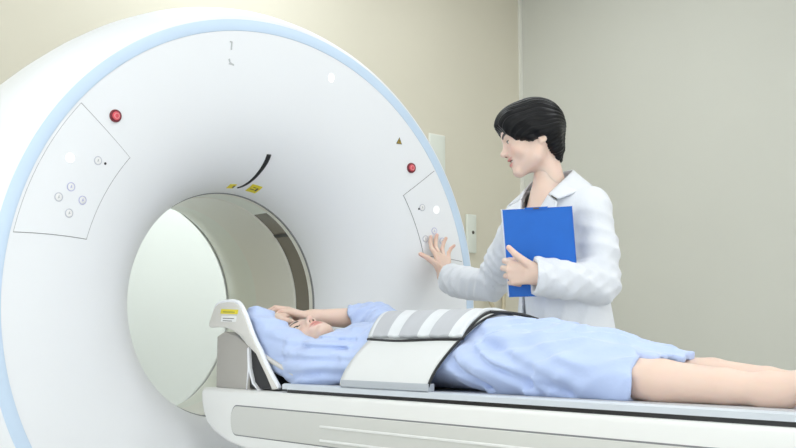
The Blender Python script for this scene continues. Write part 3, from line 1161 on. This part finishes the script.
# left (near) half, from the nape round to the front notch
ribbon('collar', [(.578, -.700, 1.494), (.556, -.748, 1.490), (.515, -.768, 1.470), (.470, -.766, 1.437), (.436, -.752, 1.404)],
       [(.610, -.700, 1.442), (.595, -.785, 1.440), (.535, -.822, 1.430), (.470, -.822, 1.405), (.422, -.796, 1.384)], M['coat'], W)
ribbon('collar', [(.578, -.700, 1.494), (.556, -.650, 1.490), (.515, -.634, 1.470), (.470, -.640, 1.437), (.436, -.650, 1.404)],
       [(.610, -.700, 1.442), (.592, -.615, 1.440), (.535, -.585, 1.430), (.470, -.588, 1.405), (.422, -.610, 1.384)], M['coat'], W)
ribbon('lapel', [(.434, -.752, 1.402), (.408, -.724, 1.335), (.404, -.700, 1.270), (.400, -.680, 1.225)],
       [(.418, -.798, 1.376), (.400, -.800, 1.335), (.400, -.745, 1.270), (.398, -.690, 1.220)], M['coat'], W)
ribbon('lapel', [(.434, -.650, 1.402), (.408, -.668, 1.335), (.404, -.672, 1.270), (.400, -.680, 1.225)],
       [(.418, -.608, 1.376), (.400, -.602, 1.335), (.400, -.640, 1.270), (.398, -.676, 1.220)], M['coat'], W)
tube('collar_notch', [(.427, -.770, 1.397), (.421, -.784, 1.390), (.416, -.797, 1.384)], .0018, M['ink'], W, n=6)


def blouse(P):
    d = chain(P, [(.53, -.715, 1.30), (.545, -.715, 1.12), (.55, -.715, .98)], [.124, .112, .138], sc=(1.32, 1, 1))
    d = smin(d, cone(P, (.53, -.82, 1.35), (.53, -.61, 1.35), .040, .040), .04)
    d = np.maximum(d, -(d + .007))
    d = np.maximum(d, -np.maximum(ellip(P, (.43, -.697, 1.395), (.11, .058, .085)), P[:, 0] - .53))
    d = np.maximum(d, -cone(P, (.515, -.702, 1.38), (.50, -.69, 1.56), .056, .075))
    return np.maximum(d, P[:, 2] - 1.42)


V, F = nets(blouse, (.38, -.92, .84), (.70, -.52, 1.45), .006)
np_obj('blouse', V, F, M['blouse'], W)
tube('blouse_neck_trim', smooth_path([(.445, -.735, 1.392), (.428, -.722, 1.345), (.424, -.700, 1.312), (.424, -.680, 1.312), (.430, -.660, 1.345), (.447, -.650, 1.392)]), .0028, M['ink'], W, n=8)


def trousers(P):
    d = cone(P, (.555, -.715, 1.02), (.555, -.715, .93), .105, .122, sc=(1.35, 1, 1))
    for s in (-1, 1):
        d = smin(d, chain(P, [(.555, -.715 + s * .078, .90), (.55, -.715 + s * .088, .50), (.56, -.715 + s * .088, .07)], [.078, .066, .056]), .03)
    return np.maximum(d, .07 - P[:, 2]) + .002 * wave(P, [((.1, .3, 1), 22, 1)], 4)


V, F = nets(trousers, (.38, -.92, .04), (.74, -.50, 1.14), .009)
np_obj('trousers', V, F, M['trouser'], W)
for s in (-1, 1):
    y = -.715 + s * .09
    V, F = nets(lambda P: np.maximum(smin(cone(P, (.575, y, .045), (.45, y, .030), .045, .036), sphere(P, (.57, y, .07), .04), .02), .002 - P[:, 2]), (.38, y - .08, -.01), (.66, y + .08, .13), .006)
    np_obj('shoe', V, F, M['shoe'], W)

# the folder in her left hand
FO = empty('blue_folder', (.35, -.78, 1.10), 'bright blue folder with white paper edge held upright by the standing person', 'folder')
TL, TR, BL = Vector((.285, -.705, 1.349)), Vector((.385, -.877, 1.352)), Vector((.319, -.697, 1.102))
ax_ = (TR - TL)
ay_ = (BL - TL)
nn = ax_.cross(ay_).normalized()
if nn.dot(Vector((-1, -1, 0))) < 0:
    nn = -nn


def board(name, u0, u1, v0, v1, z0, z1, m, bev=.0015):
    bm = box_bm((0, 0, 0), (1, 1, 1))
    for v in bm.verts:
        u, w, t = v.co
        v.co = TL + ax_ * (u0 + (u1 - u0) * u) + ay_ * (v0 + (v1 - v0) * w) + nn * (z0 + (z1 - z0) * t)
    bmesh.ops.bevel(bm, geom=list(bm.edges), offset=bev, segments=2, affect='EDGES')
    return from_bm(name, bm, m, FO, False)


board('front_cover', .012, 1, 0, 1, .004, .0065, M['clip_blue'], .0008)
board('paper_stack', -.012, .99, -.004, .99, -.002, .0038, M['paper'], .0008)
board('back_cover', 0, 1, 0, 1, -.0045, -.002, M['clip_blue'], .0008)
board('metal_clip', .34, .66, -.012, .012, .0055, .009, M['clip_blue'], .0008)
board('clip_pin', .46, .54, -.004, .010, .009, .0105, M['ink'], .0004)

# ================================================================== THE PATIENT
Pn = empty('person', (0, -.9, .87), 'patient in light blue gown lying on back with arms raised over the head', 'person')
PB = basis((-.30, -.10, .95), (0, .985, .12))
PC = (-.005, -.195, .945)
phv, phf, pht = make_head(PB, PC, .96, False, 0.5)
S1, E1, W1 = (-.135, -.40, .915), (-.145, -.130, 1.008), (-.055, -.045, 1.040)
S2, E2, W2 = (.150, -.40, .965), (.262, -.185, 1.045), (.085, -.085, 1.050)


def p_body(P):
    d = chain(P, [(0, -.36, .935), (0, -.33, .935)], [.05, .05])
    d = smin(d, cone(P, (-.115, -.41, .915), (.12, -.41, .945), .038, .040), .03)
    d = smin(d, chain(P, [(0, -.50, .928), (0, -.72, .925), (0, -.93, .925)], [.105, .095, .095], sc=(1, 1, 1.9)), .05)
    for s in (-1, 1):
        d = smin(d, chain(P, [(s * .072, -.95, .915), (s * .090, -1.25, .905), (s * .093, -1.38, .903), (s * .092, -1.47, .899), (s * .080, -1.60, .893), (s * .072, -1.68, .888)],
                          [.048, .044, .043, .043, .034, .029], .01), .03)
        # foot: heel on the cradle, toes pointed
        d = smin(d, cone(P, (s * .072, -1.68, .888), (s * .075, -1.715, .884), .029, .026), .02)
        d = smin(d, chain(P, [(s * .073, -1.69, .890), (s * .080, -1.76, .899), (s * .088, -1.83, .908)], [.029, .028, .020]), .02)
        for q in range(5):
            u = (-.026 + .013 * q) * s
            d = smin(d, cone(P, (s * .088 + u, -1.825, .907), (s * .090 + u * 1.15, -1.865 + .004 * q, .912), .009, .008), .005)
    d = smin(d, chain(P, [S1, E1, W1], [.034, .030, .024], .01), .02)
    return d


pv, pf = nets(p_body, (-.29, -1.89, .842), (.29, .02, 1.09), .006)
# far arm, bare forearm and hand resting over the head
def p_arm(P):
    return chain(P, [S2, E2, W2], [.046, .036, .0235], .01)


PH2 = build_hand(W2, (-.74, .64, .26), (.67, .74, 0),
                 [(4, 32, 25), (6, 36, 25), (8, 36, 25), (10, 36, 25)],
                 [(.012, .022, .006), (.040, .042, .016), (.062, .052, .028), (.080, .050, .040)],
                 [(.12, -.103, 1.050), (.19, -.142, 1.048), E2, S2], [.0235, .0265, .033, .037, .046], h=.003, scale=.92)
PH1 = build_hand(W1, (.70, .25, .22), (.2, -.75, .0),
                 [(30, 45, 35), (34, 48, 35), (38, 50, 35), (42, 50, 35)],
                 [(.012, .022, .006), (.040, .042, .016), (.062, .048, .028), (.080, .045, .038)],
                 [(-.09, -.08, 1.03), (-.12, -.115, 1.02)], [.0235, .026, .029], h=.003, scale=.92)
V, F = merge([(phv, phf), (pv, pf), (PH2[0], PH2[1]), (PH1[0], PH1[1])])
pink = np.array([.80, .40, .34])
tone = np.concatenate([pht, np.repeat(SKIN[None], len(pv), 0), PH2[2], PH1[2]])
np_obj('body', V, F, M['skin'], Pn, tone)
eyes(PB, PC, .96, Pn)


def patient_hair(P):
    d = ellip(P, (-.014, 0, .042), (.106, .084, .092))
    d = smin(d, ellip(P, (-.03, 0, .0), (.085, .082, .09)), .03) + strand(P)
    line = P[:, 2] - (.030 + .75 * (P[:, 0] - .03) + .05 * np.abs(P[:, 1]))
    d = smax(d, -np.maximum(line * .8, .0 - P[:, 0] - 0.002), .006)
    hl = P[:, 0] - .062
    d = smax(d, hl, .012)
    for s in (1, -1):
        d = smax(d, -ellip(P, (.004, .084 * s, -.006), (.024, .026, .034)), .006)
    return d


hair_mesh('hair', patient_hair, (-.14, -.11, -.12), (.12, .11, .15), PB, PC, .96, Pn, .003)


# gown
def gown_outer(P):
    bx = chain(P, [(0, -.44, .925), (0, -.60, .922), (0, -.80, .922), (0, -.98, .922)], [.172, .178, .178, .176], sc=(1, 1, 2.9))
    bx = smin(bx, chain(P, [(0, -.44, .945), (0, -.62, .957), (0, -.98, .957)], [.105, .105, .105], sc=(1, 1, 1.32)), .035)
    calm = np.clip(np.abs(P[:, 1] + .765) / .03 - 5.8, .06, 1)
    sk = chain(P, [(0, -1.06, .928), (0, -1.22, .922), (0, -1.36, .897), (0, -1.50, .878)], [.186, .178, .145, .090], sc=(1, 1, 2.25))
    sk = smin(sk, chain(P, [(0, -.98, .955), (0, -1.12, .945), (0, -1.25, .93)], [.085, .080, .065], sc=(1, 1, 1.1)), .05)
    for q in (-1, 1):
        sk = smin(sk, chain(P, [(q * .095, -1.10, .925), (q * .095, -1.36, .902), (q * .092, -1.52, .886)], [.078, .060, .050]), .03)
    bx = bx + .0110 * calm * wave(P, [((1, .9, .5), 17, 1.0), ((.4, 1, -.5), 23, .7), ((1, .2, .3), 33, .4)], 12, .9)
    fo = wave(P, [((.75, .42, 1.0), 21, 1.0), ((.6, .55, 1.0), 36, .6), ((1, .15, .3), 19, .5)], 17, .75)
    sk = sk + np.clip((-.97 - P[:, 1]) / .08, .05, 1) * fo * (.010 + .006 * np.clip((-.05 - P[:, 0]) / .12, 0, 1))
    d = smin(bx, sk, .02)
    # shoulders
    d = smin(d, cone(P, (-.14, -.43, .930), (.14, -.42, .960), .058, .066), .04)
    # near sleeve: wide, hanging from shoulder to headrest, covering the forearm
    sn = chain(P, [(-.145, -.42, .905), (-.140, -.29, .945), (-.143, -.115, 1.008)], [.060, .056, .060], .02)
    sn = smin(sn, chain(P, [(-.143, -.112, 1.012), (-.110, -.080, 1.032), (-.090, -.060, 1.043)], [.058, .046, .042]), .03)
    sn = smin(sn, chain(P, [(-.145, -.18, .965), (-.145, -.33, .900), (-.135, -.57, .905)], [.048, .042, .036]), .05)
    sn = sn + .0110 * wave(P, [((.3, .45, 1.0), 23, 1.0), ((.1, .8, 1), 35, .7), ((-.5, .2, 1), 29, .6)], 21, .9)
    # far sleeve
    sf = chain(P, [(.150, -.42, .960), (.215, -.29, 1.000), (.262, -.190, 1.034)], [.074, .068, .062], .02)
    sf = smin(sf, cone(P, (.258, -.185, 1.036), (.190, -.150, 1.034), .060, .058), .02)
    sf = sf + .0090 * wave(P, [((.6, .6, .5), 30, 1.0), ((-.2, 1, .6), 41, .7)], 23, 1.0)
    d = smin(d, sn, .022)
    d = np.where(P[:, 1] > -.40, smax(d, -.186 - P[:, 0] - .04 * np.clip((-.30 - P[:, 1]) / .1, 0, 1), .008), d)
    d = smin(d, sf, .022)
    return d


CREASES = [   # long pulled folds on the near side: (y, z) from, (y, z) to, depth, half width
    ((-.950, .985), (-1.235, .862), .024, .013), ((-1.00, 1.000), (-1.31, .862), .018, .016),
    ((-.935, .940), (-1.08, .862), .020, .012), ((-1.12, .990), (-1.34, .900), .007, .014),
    ((-.94, 1.010), (-1.12, .940), .012, .010), ((-1.10, .920), (-1.30, .862), .012, .010),
    ((-.24, .930), (-.62, .925), .012, .009), ((-.30, .885), (-.62, .893), .012, .009),
    ((-.20, .985), (-.54, .938), .008, .009), ((-.37, .965), (-.58, .952), .013, .007),
    ((-.38, .985), (-.56, .975), .012, .006), ((-.30, .860), (-.52, .905), .009, .008)]


def gown_sdf(P):
    d0 = gown_outer(P)
    side = np.clip((-.02 - P[:, 0]) / .05, 0, 1)
    for a, b, dep, w in CREASES:
        a, b = np.array(a, np.float32), np.array(b, np.float32)
        ab = b - a
        Q = P[:, 1:3] - a
        h = Q @ ab / (ab @ ab)
        e = np.clip(np.minimum(h, 1 - h) * 4 + .2, 0, 1) * side
        q = Q - np.clip(h, 0, 1)[:, None] * ab
        r2 = (q * q).sum(1)
        d0 = d0 + dep * e * (np.exp(-r2 / (w * w)) - .45 * np.exp(-r2 / (6 * w * w)))
    # hollow only behind the hem, the neckline and the cuffs
    c1 = np.linalg.norm(P - np.array([0, -.33, .96], np.float32), axis=1) < .13
    c2 = np.linalg.norm(P - np.array([.18, -.13, 1.04], np.float32), axis=1) < .09
    c3 = np.linalg.norm(P - np.array([-.08, -.05, 1.045], np.float32), axis=1) < .06
    s = np.where((P[:, 1] < -1.27) | c1 | c2 | c3, np.maximum(d0, -(d0 + .013)), d0)
    s = np.maximum(s, .859 - .01 * np.clip((P[:, 1] + .40) / .1, 0, 1) - P[:, 2])
    # hem
    hem = -1.421 - .1 * (P[:, 2] - .90) + .012 * np.sin(P[:, 0] * 62 + 1) + .008 * np.sin(P[:, 0] * 130)
    s = np.maximum(s, hem - P[:, 1])
    # neck opening
    s = np.maximum(s, -cone(P, (0, -.365, .955), (0, -.20, .975), .068, .095))
    # sleeve ends
    q = (P - np.array([.205, -.150, 1.048], np.float32)) @ np.array([-.84, .55, 0], np.float32)
    near = np.linalg.norm(P - np.array([.18, -.13, 1.05], np.float32), axis=1) < .12
    s = np.where(near, np.maximum(s, q - .028 - .006 * np.sin(P[:, 2] * 90)), s)
    q = (P - np.array([-.092, -.064, 1.042], np.float32)) @ np.array([.78, .60, .15], np.float32)
    near = np.linalg.norm(P - np.array([-.07, -.045, 1.045], np.float32), axis=1) < .075
    s = np.where(near, np.maximum(s, q), s)
    return s


V, F = nets(gown_sdf, (-.30, -1.56, .845), (.34, .02, 1.13), .0050)
np_obj('gown', V, F, M['gown'], Pn)

# ================================================================== THE BELT WRAP OVER THE PATIENT
BW = empty('restraint_wrap', (0, -.77, .87), 'white wrap with grey striped pad laid across the patient belly', 'restraint wrap')


def belt_z(x, lift=0.0):
    a = .205
    t = np.clip(1 - (abs(x) / a) ** 2.3, 0, 1)
    return .885 + (.150 + lift) * t ** .62


def wrap(name, x0, x1, ys, lift, m, parent, th, nx=44, ny=12, wob=0.0, mats=None, matf=None):
    v, f = [], []
    for i in range(nx + 1):
        s = i / nx
        x = x0 + (x1 - x0) * s
        for j in range(ny + 1):
            t = j / ny
            y0, y1 = ys(x)
            y = y0 + (y1 - y0) * t
            z = belt_z(x) + lift + wob * math.sin(t * 9 + x * 20)
            v.append((x, y, z))
    for i in range(nx):
        for j in range(ny):
            a = i * (ny + 1) + j
            f.append((a, a + 1, a + ny + 2, a + ny + 1))
    o = pydata(name, v, f, mats or m, parent)
    if matf:
        for p in o.data.polygons:
            p.material_index = matf(p.index // ny, p.index % ny)
    md = o.modifiers.new('thickness', 'SOLIDIFY')
    md.thickness = th
    md.offset = 1
    return o


# near and far skirts with a vertical foot, as one section swept along y
def skirt(name, pts, y0f, y1f, m, parent, th=.006, ny=16):
    v, f = [], []
    P2 = smooth_path([(p[0], 0, p[1]) for p in pts], 6)
    n = len(P2)
    for i, p in enumerate(P2):
        s = i / (n - 1)
        for j in range(ny + 1):
            t = j / ny
            y = y0f(p.z) + (y1f(p.z) - y0f(p.z)) * t
            v.append((p.x, y, p.z + .0015 * math.sin(t * 8 + s * 5)))
    for i in range(n - 1):
        for j in range(ny):
            a = i * (ny + 1) + j
            f.append((a, a + 1, a + ny + 2, a + ny + 1))
    o = pydata(name, v, f, m, parent)
    md = o.modifiers.new('thickness', 'SOLIDIFY')
    md.thickness = th
    md.offset = 0
    return o


sec = [(-.221, .866), (-.217, .885), (-.200, .914), (-.168, .950), (-.130, .984), (-.088, 1.014), (-.045, 1.034), (.0, 1.043)]
full = sec + [(-x, z) for x, z in sec[::-1][1:]]
skirt('wrap_cloth', full, lambda z: -.604 - .015 * (z - .87) / .1, lambda z: -.928 - .018 * (z - .87) / .1, M['wrapcloth'], BW)
edge = [(p.x * 1.01, -.929 - .018 * (p.z - .87) / .1, p.z + .002) for p in smooth_path([(a, 0, b) for a, b in full], 6)]
tube('dark_edge', edge, .0032, M['black'], BW, n=8)
prism('foot_rail', [(-.612, .8625), (-.612, .880), (-.932, .880), (-.932, .8625)], 'x', -.2275, -.205, M['rail_grey'], BW, bev=.002)
prism('foot_rail', [(-.612, .8625), (-.612, .880), (-.932, .880), (-.932, .8625)], 'x', .205, .2275, M['rail_grey'], BW, bev=.002)
# striped pad on top
psec = [(-.138, .984), (-.115, 1.005), (-.085, 1.024), (-.045, 1.042), (.0, 1.051), (.05, 1.042), (.10, 1.018), (.13, .995)]
ny = 40


def pad():
    v, f = [], []
    P2 = smooth_path([(p[0], 0, p[1]) for p in psec], 6)
    n = len(P2)
    for i, p in enumerate(P2):
        for j in range(ny + 1):
            t = j / ny
            ya = -.528 - .65 * abs(p.x)
            yb = -.925 - .22 * abs(p.x)
            y = ya + (yb - ya) * t
            puff = .004 * abs(math.sin(t * PI * 6.5)) ** .5
            v.append((p.x, y, p.z + puff))
    for i in range(n - 1):
        for j in range(ny):
            a = i * (ny + 1) + j
            f.append((a, a + 1, a + ny + 2, a + ny + 1))
    o = pydata('striped_pad', v, f, [M['pad_white'], M['pad_grey']], BW)
    for q in o.data.polygons:
        t = (q.index % ny + .5) / ny
        q.material_index = 1 if (.06 < t < .22 or .36 < t < .54 or .68 < t < .88) else 0
    md = o.modifiers.new('thickness', 'SOLIDIFY')
    md.thickness = .010
    md.offset = 0
    return o


pd = pad()
tube('pad_piping', smooth_path([(-.141, -.616, .982), (-.142, -.72, .978), (-.142, -.84, .981), (-.141, -.957, .982)], 6), .0035, M['black'], pd, n=8)
tube('pad_piping', [(p.x, -.927 - .22 * abs(p.x), p.z - .002) for p in smooth_path([(a, 0, b) for a, b in psec], 6)], .0035, M['black'], pd, n=8)
tube('strap', smooth_path([(-.04, -.955, 1.048), (-.02, -.990, 1.046), (.01, -1.02, 1.040), (.05, -1.03, 1.030)], 6), .004, M['black'], BW, n=8)
